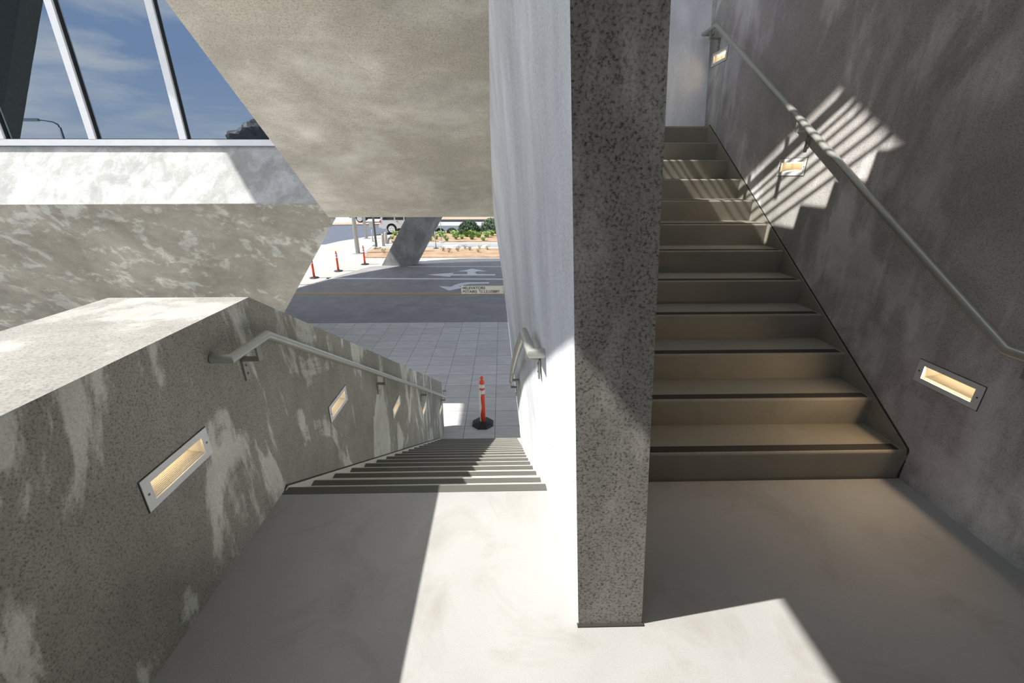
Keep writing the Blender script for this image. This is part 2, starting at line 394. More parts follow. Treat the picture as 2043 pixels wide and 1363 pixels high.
# railing of the flight overhead (its shadow falls on the right wall)
def wall_pt(Y,z,X=.47):
    t=(2.2-X)/.79; return (X,Y-.111*t,z+t)
rl=thing('stair_railing','metal railing of the flight overhead, seen only by its striped shadow','railing')
bars=[(1.975,.022),(1.925,.013),(1.846,.011),(1.757,.011),(1.655,.011),(1.548,.011),(1.435,.011)]
for z0,r in bars:
    bm=bmesh.new(); a=wall_pt(1.6,z0+.606*1.6); b=wall_pt(4.6,z0-.606*1.4); tube(bm,[a,b],r,10); from_bm('rail',bm,M['rail'],rl,True)
for Y in (3.58,4.02,2.2):
    a=wall_pt(Y,1.0 if Y>3 else 2.0); b=wall_pt(Y+(.03 if Y<3.8 else 0),2.0-.606*(Y-3.2)+.05)
    obox('post',(.46,.485,a[1]-.024,a[1]+.024,3.95-.62*(Y-3.0),b[2]),M['rail'],rl)
# added unseen screen whose inverted V notch shapes the sun patch on the wall
bm=bmesh.new()
prism(bm,[(-3.2,8.4),(1.43,6.38),(2.592,7.10),(4.1,6.19),(4.55,5.0),(6.5,4.1),(6.5,12.5),(-3.2,12.5)],'x',-1.76,-1.7)
o=from_bm('sun_notch_screen',bm,M['soffit']); struct(o,'unseen screen added high above the stair to shape the sun patch','wall')
# roof deck far overhead that shades the driveway
bm=bmesh.new()
prism(bm,[(-9.69,5.52),(6,5.52),(12,5.52),(12,24.6),(-11.3,24.6),(-13.15,24),(-14.4,22.5),(-16.1,20.6),(-17.1,19.3),(-17.9,17.5),(-17.9,8.9),(-9.69,8.9)],'z',8.0,8.4)
o=from_bm('roof',bm,M['column']); struct(o,'roof deck high above the driveway','roof')

# ------------------------------------------------------------------ hand rails
def bracket(parent,x_wall,side,Y,zr,xr):
    """Z shaped flat bar: plate on wall, arm, upright to rail; side=+1 if room is toward +x"""
    e=D.objects.new('bracket',None)
    bm=bmesh.new(); w=.019; t=.004
    za=zr-.085
    x0=x_wall+side*.001; 
    def bx(xa,xb,z0,z1): box(bm,min(xa,xb),max(xa,xb),Y-w,Y+w,z0,z1)
    bx(x0,x0+side*.008,za-.10,za)
    bx(x0,xr+side*.004,za-.004,za+.006)
    bx(xr-side*.004,xr+side*.004,za+.006,zr-.015)
    o=from_bm('bracket',bm,M['bracket'],parent)
    for dz in (.03,.07):
        bm=bmesh.new(); cyl(bm,(x0+side*.008,Y,za-dz),(x0+side*.011,Y,za-dz),.005,seg=10); from_bm('screw',bm,M['screw'],o)
    return o
RR=.0205
hl=thing('handrail','steel pipe handrail on the left parapet running down beside the descending flight','handrail')
bm=bmesh.new(); tube(bm,[(XL+.004,1.60,.885),(-1.10,1.60,.885),(-1.10,1.875,.885),(-1.10,7.12,.885-.607*(7.12-1.875)),(-1.10,7.34,.885-.607*(7.12-1.875)),(XL+.0,7.34,.885-.607*(7.12-1.875))],RR)
from_bm('rail',bm,M['rail'],hl,False)
for Y in (1.79,3.57,5.37,7.02):
    bracket(hl,XL,1,Y,.885-.607*max(0,Y-1.875),-1.10)
hc=thing('handrail','steel pipe handrail on the pale spine wall with its end bent back into the wall','handrail')
def cr(Y,off=.056):
    z=.885-.607*max(0,Y-1.89); return (W(Y,z)-off,Y,z)
pts=[(W(1.63,.885)+.004,1.63,.885),cr(1.63),cr(1.89)]+[cr(1.89+.25*i) for i in range(1,11)]
bm=bmesh.new(); tube(bm,pts,RR); from_bm('rail',bm,M['rail'],hc)
for Y in (1.78,3.45,4.25):
    z=.885-.607*max(0,Y-1.89); bracket(hc,W(Y,z-.1),-1,Y,z,W(Y,z)-.056)
hr=thing('handrail','steel pipe handrail climbing the mottled right wall with its shadow below','handrail')
ztop=.904+.611*(4.955-1.612)
bm=bmesh.new(); tube(bm,[(XR-.004,1.20,.893),(2.10,1.20,.893),(2.10,1.60,.893),(2.10,4.955,2.943),(2.10,5.235,2.943),(2.195,5.235,2.943)],RR); from_bm('rail',bm,M['rail'],hr)
for Y in (1.50,3.33,5.06):
    z=.893+.611*min(max(0,Y-1.60),3.355); bracket(hr,XR,-1,Y,z,2.10)
def smooth_rail(o):
    for p in o.data.polygons:
        p.use_smooth=len(p.vertices)==4
for h in (hl,hc,hr):
    for c in h.children:
        if c.name.startswith('rail'):
            smooth_rail(c)
            md=c.modifiers.new('s','EDGE_SPLIT'); md.split_angle=math.radians(30)

# ------------------------------------------------------------------ recessed step lights
def step_light(side,X,Y,z,label,group,glow):
    root=thing('step_light',label,'light',(X,Y,z),group)
    s=side   # direction from wall into the stair
    w,h=.163,.060; iw,ih=.128,.034
    # frame plate with opening
    bm=bmesh.new(); t=.005
    O=[(-w,-h),(w,-h),(w,h),(-w,h)]; I=[(-iw,-ih),(iw,-ih),(iw,ih),(-iw,ih)]
    def ring(x,P): return [bm.verts.new((x*s,a,b)) for a,b in P]
    of,ob,jf,jb=ring(t,O),ring(0.0005,O),ring(t,I),ring(-.004,I)
    for i in range(4):
        k2=(i+1)%4
        bm.faces.new((of[i],of[k2],jf[k2],jf[i])); bm.faces.new((of[i],ob[i],ob[k2],of[k2])); bm.faces.new((jf[i],jf[k2],jb[k2],jb[i])); bm.faces.new((ob[i],jb[i],jb[k2],ob[k2]))
    from_bm('frame',bm,M['plate'],root)
    # dark edge line round the plate
    bm=bmesh.new()
    for a0,a1,b0,b1 in ((-w-.003,w+.003,-h-.003,-h),(-w-.003,w+.003,h,h+.003),(-w-.003,-w,-h,h),(w,w+.003,-h,h)):
        box(bm,min(.0004*s,.0018*s),max(.0004*s,.0018*s),a0,a1,b0,b1)
    from_bm('seal',bm,M['gap'],root)
    # recess box (open front)
    bm=bmesh.new(); d=-.07
    f=ring(-.003,I); bk=ring(d,[(-iw*.86,-ih*.2),(iw*.86,-ih*.2),(iw*.86,ih),(-iw*.86,ih)])
    for i in range(4):
        k2=(i+1)%4
        if i==0: continue
        bm.faces.new((f[i],f[k2],bk[k2],bk[i]))
    bm.faces.new(bk)
    from_bm('recess',bm,M['recess'],root)
    # ridged louvre slope
    bm=bmesh.new(); n=12
    for i in range(n):
        a=i/n; b=(i+1)/n
        xa=-.003+(d+.003)*a; xb=-.003+(d+.003)*b
        za=-ih+(ih*.8)*a; zb=-ih+(ih*.8)*b
        wa=iw*(1-.14*a); wb=iw*(1-.14*b)
        v1=bm.verts.new((xa*s,-wa,za)); v2=bm.verts.new((xa*s,wa,za)); v3=bm.verts.new((xa*s,wa,za+.0045)); v4=bm.verts.new((xa*s,-wa,za+.0045)); v5=bm.verts.new((xb*s,wb,zb)); v6=bm.verts.new((xb*s,-wb,zb))
        bm.faces.new((v1,v2,v3,v4)); bm.faces.new((v4,v3,v5,v6))
    from_bm('louvre',bm,M['recess'],root)
    bm=bmesh.new(); box(bm,*sorted((-.055*s,-.02*s)),-iw*.85,iw*.85,ih-.006,ih-.001); from_bm('lens',bm,M['lens'],root)
    for a in (-1,1):
        bm=bmesh.new(); cyl(bm,(t*s,a*.147,0),((t+.0015)*s,a*.147,0),.0045,seg=12); from_bm('screw',bm,M['screw'],root)
    if glow:
        L=D.lights.new('step_glow','AREA'); L.shape='RECTANGLE'; L.size=.24; L.size_y=.010; L.energy=glow; L.color=(1,.72,.44); L.spread=math.radians(150)
        lo=D.objects.new('lamp',L); COL.objects.link(lo); lo.parent=root
        lo.location=(-.006*s,0,.026)
        dvec=Vector((s*1.0,0,-.5)).normalized()
        q=dvec.to_track_quat('-Z','X'); 
        lo.rotation_euler=Matrix((Vector((0,1,0)),(-dvec).cross(Vector((0,1,0))),-dvec)).transposed().to_euler()
    return root
ll=['recessed light nearest the viewer in the left parapet, below its flat top','second recessed light down the left parapet, under the sloping handrail','third recessed light down the left parapet','fourth recessed light down the left parapet, small and seen edge on','lowest recessed light, beside the foot of the left parapet']
for (y,z),l in zip(left_lights,ll): step_light(1,XL,y,z,l,'step lights in the left parapet',.08)
rlb=['recessed light low on the right wall beside the lowest steps','recessed light in the sunlit striped patch of the right wall','recessed light high on the right wall beneath the handrail end']
for (y,z),l,gl in zip(right_lights,rlb,(2.6,.4,.2)): step_light(-1,XR,y,z,l,'step lights in the right wall',gl)

# ------------------------------------------------------------------ building wing on the left with slanted underside, lit band and glazing
wing=thing('building_wing','overhanging concrete wing with a bright sloping band and tilted dark underside, below tall reflective windows','building')
v=[(-13,7.8,1.1),(-3.05,7.8,1.152),(-2.741,7.74,1.152)]
# right edge line: (-2.741,7.74,1.152) -> (-4.95,9.334,-1.296) -> ground
def lerp(a,b,t): return tuple(a[i]+(b[i]-a[i])*t for i in range(3))
A=(-2.741,7.78,1.13); B=(-4.95,9.334,-1.296); Cg=lerp(A,B,(1.13+3.2)/(1.13+1.296))
z0=lambda y:1.13
A2=(-13,7.78,1.10); C2=(-13,Cg[1],Cg[2])
bk=[(-13,13.5,1.1),(-5.2,13.5,1.1),(-9.5,14.5,-3.2),(-13,14.5,-3.2)]
bm=bmesh.new()
vv=[bm.verts.new(p) for p in (A2,A,Cg,C2,bk[0],bk[1],bk[2],bk[3])]
for f in ((0,1,2,3),(0,4,5,1),(1,5,6,2),(3,2,6,7),(4,7,6,5),(0,3,7,4)): bm.faces.new([vv[i] for i in f])
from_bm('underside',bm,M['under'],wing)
bm=bmesh.new(); 
vv=[bm.verts.new(p) for p in ((-13,7.78,1.10),(-2.741,7.78,1.13),(-2.6,8.45,2.052),(-13,8.45,2.046),(-13,9.5,1.0),(-4.2,9.5,1.0),(-4.2,9.5,2.04),(-13,9.5,2.04))]
for f in ((0,1,2,3),(0,4,5,1),(1,5,6,2),(3,2,6,7),(0,3,7,4),(4,7,6,5)): bm.faces.new([vv[i] for i in f])
from_bm('sill_band',bm,M['band'],wing)
fr=D.objects.new('window_frame',None); 
bm=bmesh.new(); box(bm,-13,-2.6,8.38,8.52,2.054,2.165); frame=from_bm('window_frame',bm,M['frame'],wing)
bm=bmesh.new(); box(bm,-13,-2.6,8.375,8.385,2.054,2.062); from_bm('sill_joint',bm,M['gasket'],frame)
mx=[-10.27,-8.72,-7.155,-5.59,-4.03,-2.6]
for x in mx[:-1]:
    bm=bmesh.new(); box(bm,x-.075,x+.042,8.38,8.46,2.16,7.2); from_bm('mullion',bm,M['frame'],frame)
    bm=bmesh.new(); box(bm,x+.042,x+.058,8.42,8.47,2.16,7.2); from_bm('gasket',bm,M['gasket'],frame)
bm=bmesh.new(); box(bm,-13,-2.6,8.41,8.45,2.160,2.178); from_bm('gasket',bm,M['gasket'],frame)
for a,b in zip([-13]+mx,mx):
    bm=bmesh.new(); box(bm,a+.03,b-.03,8.452,8.464,2.165,7.2); from_bm('glass_pane',bm,M['glass'],frame)
bm=bmesh.new(); box(bm,-13,-2.6,9.3,9.5,2.04,7.2); from_bm('room_wall',bm,M['interior'],wing)
bm=bmesh.new(); box(bm,-13,-2.6,8.3,9.5,7.2,7.6); from_bm('cornice',bm,M['band'],wing)

# things reflected in the glazing -----------------------------------
lp=thing('street_lamp','dark curved arm street lamp mirrored in the left windows','street lamp')
bm=bmesh.new(); cyl(bm,(-33.75,-20,G),(-33.70,-20,5.0),.13,.085); from_bm('pole',bm,M['darkpole'],lp,True)
bm=bmesh.new(); tube(bm,[(-33.70,-20,4.95),(-33.78,-20,5.2),(-34.1,-20,5.38),(-34.6,-20,5.47),(-35.2,-20,5.52)],.05,10); from_bm('arm',bm,M['darkpole'],lp,True)
bm=bmesh.new(); prism(bm,[(-36.3,-20.22),(-35.1,-20.1),(-35.1,-19.9),(-36.3,-19.78)],'z',5.42,5.62); from_bm('lamp_head',bm,M['galv'],lp)
def blob(name,center,rad,mat,seed,sub=4,rough=.28,flat=1.):
    r=random.Random(seed); bm=bmesh.new(); bmesh.ops.create_icosphere(bm,subdivisions=sub,radius=1)
    from mathutils import noise as mn
    for v_ in bm.verts:
        n=mn.noise(v_.co*1.7+Vector((seed,0,0)))+.5*mn.noise(v_.co*4+Vector((0,seed,0)))+.25*mn.noise(v_.co*9)
        v_.co=v_.co*(1+rough*n); v_.co=Vector((v_.co.x*rad[0],v_.co.y*rad[1],max(v_.co.z,-.6)*rad[2]))+Vector(center)
    return from_bm(name,bm,mat)
o=blob('tree_mound',(-40.0,-60,6.2),(3.9,3,3.2),M['leaf_far'],3); tag(o,'dark rounded tree clump mirrored in the right hand window','tree')
o=blob('hillside',(-36,-66,1.2),(24,6,6.4),M['leaf_far'],9,5,.12); struct(o,'low hillside mirrored in the windows','hill')
bm=bmesh.new()
prism(bm,[(-12.05,5.95),(-14.2,2.3),(-15.6,-3.1),(-18.5,-3.1),(-17.2,2.3),(-15.6,7.0),(-12.0,7.0)],'y',2.9,3.45)
o=from_bm('leaning_pier',bm,leafmat('mirrored_pier',(.055,.062,.05),(.10,.105,.085))); tag(o,'leaning dark concrete pier mirrored at the left edge of the windows','pier')

# ------------------------------------------------------------------ ground
def flat(name,pts,z,mat,label=None,cat=None,th=None):
    bm=bmesh.new(); prism(bm,pts,'z',z-(th or .02),z); o=from_bm(name,bm,mat)
    if label: struct(o,label,cat)
    return o
flat('ground',[(-140,-140),(140,-140),(140,140),(-140,140)],G-.12,M['lot'],'open ground beyond the plaza','ground',.3)
flat('paver_walkway',[(-9,6.65),(6,6.65),(6,13.80),(-9,13.80)],G,M['paver'],'plaza of square grey pavers in the shade','pavement',.15)
flat('driveway',[(-14,13.80),(6,13.80),(6,25.95),(-4.5,26.0),(-7.4,26.1),(-8.0,24.6),(-14,24.6)],G-.002,M['drive'],'smooth concrete driveway in shade','driveway',.14)
flat('sidewalk',[(-13.5,17.2),(-9.8,17.2),(-8.3,20.9),(-7.3,23.4),(-4.9,24.2),(-4.3,26.15),(-6.9,26.1),(-8.4,26.1),(-8.8,28),(-8.9,29.7),(-.2,29.4),(2,29.4),(2,32.7),(-6,32.75),(-8.5,32),(-9.2,35),(-9.3,37.2),(-10.8,36.4),(-11.2,35.6),(-11.9,34.2),(-12.4,33.4),(-12.9,31.6),(-15,31.3),(-17,28)],G+.004,M['walk'],'sunlit white concrete sidewalk with a kerb ramp','sidewalk',.14)
flat('kerb_strip',[(-4.9,24.2),(-4.3,26.15),(-6.9,26.1),(-2,26.1),(4,26.1),(4,25.7)],G+.002,M['kerb'],None)
D.objects['kerb_strip']['kind']='structure'; D.objects['kerb_strip']['label']='sunlit concrete strip in front of the near planting bed'
flat('mulch_bed',[(-8.35,26.1),(-8.82,28.1),(-8.83,29.45),(4,29.35),(4,26.02)],G+.05,M['mulch'],'bark covered planting bed nearest the driveway','planting bed',.1)
flat('mulch_bed',[(-5.9,32.7),(4,32.6),(4,38.9),(-9.3,38.9),(-9.2,36),(-8.5,33.2)],G+.05,M['mulch'],'bark covered planting bed beside the road','planting bed',.1)
flat('road',[(-30,31.5),(-12.95,31.7),(-11.9,34.3),(-10.9,37.2),(-9.4,39.0),(30,39.4),(30,44.0),(-6.6,43.8),(-13.4,45.3),(-30,42)],G-.03,M['asphalt'],'dark blue grey asphalt road','road',.1)
flat('median_strip',[(-30,42.2),(-13.4,45.5),(-6.6,44.0),(30,44.2),(30,47),(-30,46.5)],G+.0,M['lot'],'pale raised strip across the road','median',.1)
flat('far_verge',[(-30,43.2),(-17,44.6),(-9,46.0),(-9,46.9),(-30,46.0)],G+.05,M['dirt'],'brown verge across the road','verge',.1)
flat('far_verge',[(-8,49.5),(30,49.5),(30,60),(-8,60)],G+.05,M['dirt'],'tan bare verge at the top of the view','verge',.1)
flat('kerb_strip',[(-8,49.0),(30,49.0),(30,49.4),(-8,49.4)],G+.12,M['trim'],'dark kerb line at the far verge','kerb',.15)
# tactile grey panels on the sidewalk
for i,(x0,x1,y0,y1,n_) in enumerate([(-5.4,-4.3,30.0,31.3,'first'),(-3.2,-1.9,30.2,31.3,'second'),(-1.1,.4,30.2,31.2,'third')]):
    o=flat('paving_panel',[(x0,y0),(x1,y0),(x1,y1),(x0,y1)],G+.008,M['tactile']); tag(o,'%s grey panel from the left set in the white walk between the planting beds'%n_,'paving panel','grey panels in the walk')
o=flat('paving_panel',[(-5.6,31.5),(2,31.4),(2,31.9),(-5.6,32.0)],G+.008,M['tactile']); tag(o,'long thin grey strip set in the white walk between the beds','paving panel')
o=flat('warning_patch',[(-11.95,28.9),(-10.9,28.6),(-10.7,31.3),(-11.6,31.6)],G+.008,M['palyellow']); tag(o,'faded yellow warning patch on the kerb ramp','paving panel')
o=flat('channel_drain',[(-9.05,28.3),(-8.93,28.3),(-9.25,32.6),(-9.42,32.6)],G+.008,M['tactile']); tag(o,'long grey joint strip running up the white sidewalk','drain')
# lane lines
def line(name,p,mat,label,cat='road marking',gr=None):
    o=flat(name,p,G+.004,mat,th=.005); tag(o,label,cat,gr)
line('lane_line',[(-9.5,18.0),(-9.5,17.68),(4,17.28),(4,17.60)],M['yellow'],'worn yellow line painted across the shaded driveway')
line('lane_line',[(-8.6,20.72),(-8.6,20.50),(4,20.00),(4,20.22)],M['white'],'white lane line between the two arrow lanes')
line('lane_line',[(-5.2,23.48),(-5.2,23.36),(4,23.16),(4,23.28)],M['white'],'thin white lane line farthest across the driveway')
line('lane_arrow',[(-3.88,21.34),(-2.51,21.78),(-2.62,21.44),(-1.83,21.42),(-1.85,21.95),(-1.98,22.10),(-2.36,22.06),(-1.67,22.78),(-.85,22.11),(-1.36,22.10),(-1.49,21.86),(-1.31,21.44),(-.39,21.38),(-.39,21.08),(-2.60,21.12),(-2.64,20.83)],M['white'],'white double headed lane arrow pointing left and ahead on the far lane')
line('lane_arrow',[(-2.9,18.92),(-2.35,18.80),(-2.23,19.16),(-1.97,19.50),(-1.69,19.64),(-.66,19.66),(-.67,19.38),(-1.52,19.33),(-1.79,19.12),(-2.0,18.77),(-1.76,18.72),(-1.78,18.62),(-2.36,18.12)],M['white'],'white curved turn arrow on the near lane, bending left and toward the viewer')
# driveway joints
for i,pts in enumerate([[(-6.2,23.6),(-6.17,23.6),(-3.95,13.8),(-3.98,13.8)],[(-3.2,23.3),(-3.17,23.3),(-1.55,13.8),(-1.58,13.8)],[(-.75,23.3),(-.72,23.3),(.3,13.8),(.27,13.8)]]):
    pass

# slanted column on the driveway
cl=thing('slanted_column','massive leaning grey concrete column standing on the driveway','column')
dx,dz=3.02,2.524    # measured lean per rise
def cpt(x,y,h): return (x+dx/dz*h*.62,y,G+h)
Y0=23.72
H=7.5
lean=(-5.258+6.82)/(2.524)
x0=-6.82; 
bm=bmesh.new()
base=[(-6.80,23.72),(-5.20,23.60),(-4.93,24.45),(-6.45,24.9)]
bt=[bm.verts.new((x,y,G-.1)) for x,y in base]; tp=[bm.verts.new((x+lean*H,y,G+H)) for x,y in base]
bm.faces.new(bt[::-1]); bm.faces.new(tp)
for i in range(4): bm.faces.new((bt[i],bt[(i+1)%4],tp[(i+1)%4],tp[i]))
from_bm('shaft',bm,M['column'],cl)

# ------------------------------------------------------------------ delineator posts
def delineator(x,y,label,cat='traffic post',group=None,scale=1.):
    r=thing('delineator_post',label,cat,(x,y,G+.001),group)
    bm=bmesh.new(); lathe(bm,[(.225,0),(.225,.02),(.205,.045),(.14,.058),(.075,.066),(.06,.085)],0,0,8); b=from_bm('base',bm,M['rubber'],r)
    bm=bmesh.new(); prof=[(.054,.06),(.052,.5),(.052,.88),(.05,.93),(.04,.965),(.024,.985),(.02,1.0),(.03,1.015),(.033,1.035),(.022,1.05),(.018,1.062)]
    lathe(bm,prof,0,0,24); t=from_bm('tube',bm,M['orange'],r,True)
    for z0,z1 in ((.70,.78),(.83,.905)):
        bm=bmesh.new(); lathe(bm,[(.0545,z0),(.0545,z1)],0,0,24); from_bm('reflective_band',bm,M['band_w'],r)
    return r
c=delineator(-.43,7.40,'orange traffic post with white bands standing at the foot of the stairs')
# peeling white strip down the left of the near post
bm=bmesh.new()
vs=[]
for i in range(9):
    z=.70-.62*i/8; a0=math.radians(195); a1=math.radians(195+62-14*math.sin(i*1.3)-(i*3)); 
    vs.append([bm.verts.new((.0553*math.cos(a0+(a1-a0)*k_/5),.0553*math.sin(a0+(a1-a0)*k_/5),z)) for k_ in range(6)])
for A_,B_ in zip(vs,vs[1:]):
    for k_ in range(5): bm.faces.new((A_[k_],A_[k_+1],B_[k_+1],B_[k_]))
from_bm('peeled_strip',bm,M['band_w'],c)
delineator(-8.60,22.26,'middle of the three orange posts on the sunlit driveway')
delineator(-7.76,24.06,'orange post nearest the slanted column')
delineator(-9.21,20.69,'orange post half hidden beside the overhanging wing')
delineator(-9.62,19.27,'orange post almost wholly hidden behind the overhanging wing')

# ------------------------------------------------------------------ poles, bollards and signs
def pole(name,label,cat,x,y,r,h,mat,lean=0,top=None,seg=16):
    t=thing(name,label,cat,(x,y,G))
    bm=bmesh.new(); cyl(bm,(0,0,.02),(lean,0,h),r,r*.8,seg); from_bm('shaft',bm,mat,t,True)
    bm=bmesh.new(); box(bm,-r*1.9,r*1.9,-r*1.9,r*1.9,0,.035); from_bm('base_plate',bm,mat,t)
    return t
pole('signal_pole','thick pale grey galvanised pole beside the kerb ramp','pole',-9.30,27.73,.135,6.0,M['galv'])
pole('signal_pole','second pale pole standing at the road edge behind the thick one','pole',-10.83,34.7,.12,6.0,M['galv'])
p=pole('lamp_post','slim dark lamp post on a pale round footing by the near bed','lamp post',-8.70,29.85,.075,6.0,M['darkpole'])
bm=bmesh.new(); lathe(bm,[(.3,0),(.3,.08),(.26,.1)],0,0,16); from_bm('footing',bm,M['kerb'],p)
p=pole('push_button_post','short pale post with a small box head beside the ramp','post',-9.83,33.0,.05,1.15,M['galv'])
bm=bmesh.new(); box(bm,-.14,.14,-.1,.1,1.05,1.5); from_bm('box_head',bm,M['galv'],p)
for x,y,l in ((-8.47,30.84,'nearer of two concrete bollards'),(-8.53,31.9,'farther of two concrete bollards')):
    t=thing('bollard',l+' beside the dark lamp post','bollard',(x,y,G)); bm=bmesh.new(); lathe(bm,[(.10,0),(.10,.78),(.085,.83),(.0,.84)],0,0,16); from_bm('shaft',bm,M['concpost'],t,True)
    bm=bmesh.new(); lathe(bm,[(.104,.66),(.104,.70)],0,0,16); from_bm('collar',bm,M['galv'],t)
for x,y,h,l in ((-4.59,32.47,2.2,'tall thin sign post in the far planting bed'),(-4.56,29.43,1.35,'thin marker post with a dark foot on the white walk')):
    t=thing('sign_post',l,'post',(x,y,G)); bm=bmesh.new(); cyl(bm,(0,0,0),(0,0,h),.03,.03,10); from_bm('shaft',bm,M['galv'],t,True)
    bm=bmesh.new(); lathe(bm,[(.22,0),(.22,.05),(.1,.09)],0,0,10); from_bm('foot',bm,M['rubber'] if h<2 else M['galv'],t)
# ------------------------------------------------------------------ shrubs
def shrub_mesh(name,R,H,n,leaf,seed,mat,upright=False):
    r=random.Random(seed); bm=bmesh.new()
    for i in range(n):
        a=r.uniform(0,2*math.pi); 
        if upright:
            rr=R*r.random()**.5; z=H*r.uniform(.1,1); rr*=(.35+.65*z/H)
        else:
            ph=math.acos(r.uniform(-.1,1)); q=r.uniform(.75,1.05); rr=R*math.sin(ph)*q; z=max(.02,H*math.cos(ph)*q)
        c=Vector((rr*math.cos(a),rr*math.sin(a),z))
        d=Vector((r.gauss(0,1),r.gauss(0,1),r.gauss(.4,.8))).normalized(); u=d.orthogonal().normalized(); l=leaf*r.uniform(.7,1.3)
        p=[c-d*l,c+u*l*.45,c+d*l,c-u*l*.45]; bm.faces.new([bm.verts.new(x) for x in p])
    me=D.meshes.new(name); bm.to_mesh(me); bm.free(); me.materials.append(mat); return me
sm={'dark':shrub_mesh('foliage',1,1,1500,.10,1,M['leaf_dark']),'lite':shrub_mesh('foliage',1,1,160,.22,2,M['leaf_lite'],True),'dry':shrub_mesh('foliage',1,1,70,.16,3,M['leaf_dry'],True)}
stem=D.meshes.new('stem'); bm=bmesh.new()
for i in range(5):
    a=i*1.26; cyl(bm,(0,0,-.02),(.3*math.cos(a),.3*math.sin(a),.7),.03,.015,6)
bm.to_mesh(stem); bm.free(); stem.materials.append(M['trim'])
def shrub(kind,x,y,R,H,label,group,name='shrub',cat='shrub'):
    e=thing(name,label,cat,(x,y,G+.05),group); e.scale=(R,R,H); e.rotation_euler=(0,0,random.uniform(0,6))
    f=D.objects.new('foliage',sm[kind]); COL.objects.link(f); f.parent=e
    s=D.objects.new('stem',stem); COL.objects.link(s); s.parent=e
    return e
hed=[(-2.95,38.2,.92,1.0,'left of two large dark green shrubs by the road'),(-.95,38.2,1.02,1.18,'large dark green shrub by the road, cut off by the spine wall'),]
for x,y,R,H,l in hed: shrub('dark',x,y,R,H,l,'large shrubs by the road')
low=[(-7.4,36.6),(-6.4,36.6),(-5.4,37.6),(-4.4,37.8),(-3.5,36.7),(-2.4,36.6)]
for x,y in low: shrub('dark',x,y,.44,.42,'low dark shrub in the hedge row along the road edge','low hedge shrubs')
small=[(-5.51,33.07,.2),(-5.18,33.73,.22),(-5.0,35.35,.34),(-4.6,34.45,.22),(-4.25,32.87,.2),(-3.65,33.75,.25),(-3.9,35.2,.38),(-3.2,34.04,.25),(-2.95,35.3,.33),(-2.55,35.6,.36),(-2.4,33.68,.27),(-1.95,34.73,.36),(-1.5,32.98,.22),(-1.3,34.9,.34),(-.9,35.8,.34),(-5.57,35.36,.3),(-8.65,34.1,.2),(-8.9,36.2,.28),(-8.2,35.4,.22)]
for x,y,R in small: shrub('lite',x,y,R,R*1.25,'young light green plant in the far bark bed','young plants in the far bed','plant','plant')
dry=[(-2.57,29.2,.22),(-1.59,29.2,.24),(-3.93,28.32,.22),(-3.48,27.82,.24),(-2.97,28.18,.26),(-2.2,28.53,.22),(-1.6,27.78,.22),(-1.05,28.76,.24),(-7.63,27.6,.26),(-8.6,29.2,.24)]
for x,y,R in dry: shrub('dry',x,y,R,R*1.2,'sparse yellowish plant in the near bark bed','sparse plants in the near bed','plant','plant')
# ------------------------------------------------------------------ vehicles
def car(name,label,x,y,paint,L=4.6,side_y=1.8,rear_left=True):
    r=thing(name,label,'car',(x,y,G))
    Hh=1.75
    prof=[(0,.55),(-.06,.62),(-.06,.78),(.0,.85),(.03,1.08),(.16,1.72),(.30,1.80),(2.55,1.80),(2.75,1.74),(3.25,1.15),(4.35,1.02),(4.55,.88),(4.6,.6),(4.5,.42)]
    for_arch=[]
    def arch(cx,R,n=10): return [(cx+R*math.cos(math.pi*i/n),.40+R*math.sin(math.pi*i/n)) for i in range(n+1)]
    low_=[(4.5,.42)]+arch(3.75,.45)+arch(.95,.45)+[(.1,.42)]
    poly=prof[:-1]+low_
    poly=[(a,b) for a,b in poly]
    bm=bmesh.new(); prism(bm,poly,'y',0,side_y)
    bmesh.ops.triangulate(bm,faces=[f for f in bm.faces if len(f.verts)>4])
    from_bm('body',bm,paint,r)
    for x0,x1,x2,x3 in ((.22,1.22,1.22,.33),(1.32,2.02,2.02,1.32),(2.12,3.12,2.72,2.12)):
        bm=bmesh.new(); prism(bm,[(x0,1.14),(x1,1.14),(x2,1.66),(x3,1.66)],'y',-.008,.01); from_bm('side_window',bm,M['carglass'],r)
    for cx in (.95,3.75):
        for yy,s in ((-.03,1),(side_y-.20,1)):
            bm=bmesh.new(); cyl(bm,(cx,yy,.38),(cx,yy+.22,.38),.38,seg=28); w=from_bm('wheel',bm,M['rubber'],r)
            bm=bmesh.new(); cyl(bm,(cx,yy-.012,.38),(cx,yy+.0,.38),.27,seg=20)
            rm=from_bm('rim',bm,M['rim'],w)
            bm=bmesh.new()
            for q in range(5):
                a=q*2*math.pi/5+.3; cyl(bm,(cx+.14*math.cos(a),yy-.016,.38+.14*math.sin(a)),(cx+.14*math.cos(a),yy-.011,.38+.14*math.sin(a)),.035,seg=8)
            from_bm('rim_opening',bm,M['rubber'],rm)
    for yy in (-.015,side_y-.1):
        bm=bmesh.new(); box(bm,-.02,.10,yy,yy+.12,.92,1.10); from_bm('tail_light',bm,M['red'],r)
    bm=bmesh.new(); box(bm,-.14,.06,.02,side_y-.02,.48,.68); from_bm('rear_bumper',bm,paint,r)
    for hx in (1.38,2.2):
        bm=bmesh.new(); box(bm,hx,hx+.16,-.03,.0,1.0,1.04); from_bm('door_handle',bm,M['trim'],r)
    bm=bmesh.new(); box(bm,1.45,3.25,.0,side_y,.36,.45); from_bm('sill',bm,M['trim'],r)
    bm=bmesh.new(); box(bm,-.2,.0,.6,side_y-.2,.78,1.4); from_bm('spare_carrier',bm,M['galv'],r) if False else bm.free()
    return r
car('parked_car','white sport utility car on the road behind the slanted column',-10.5,37.85,M['carwhite'])
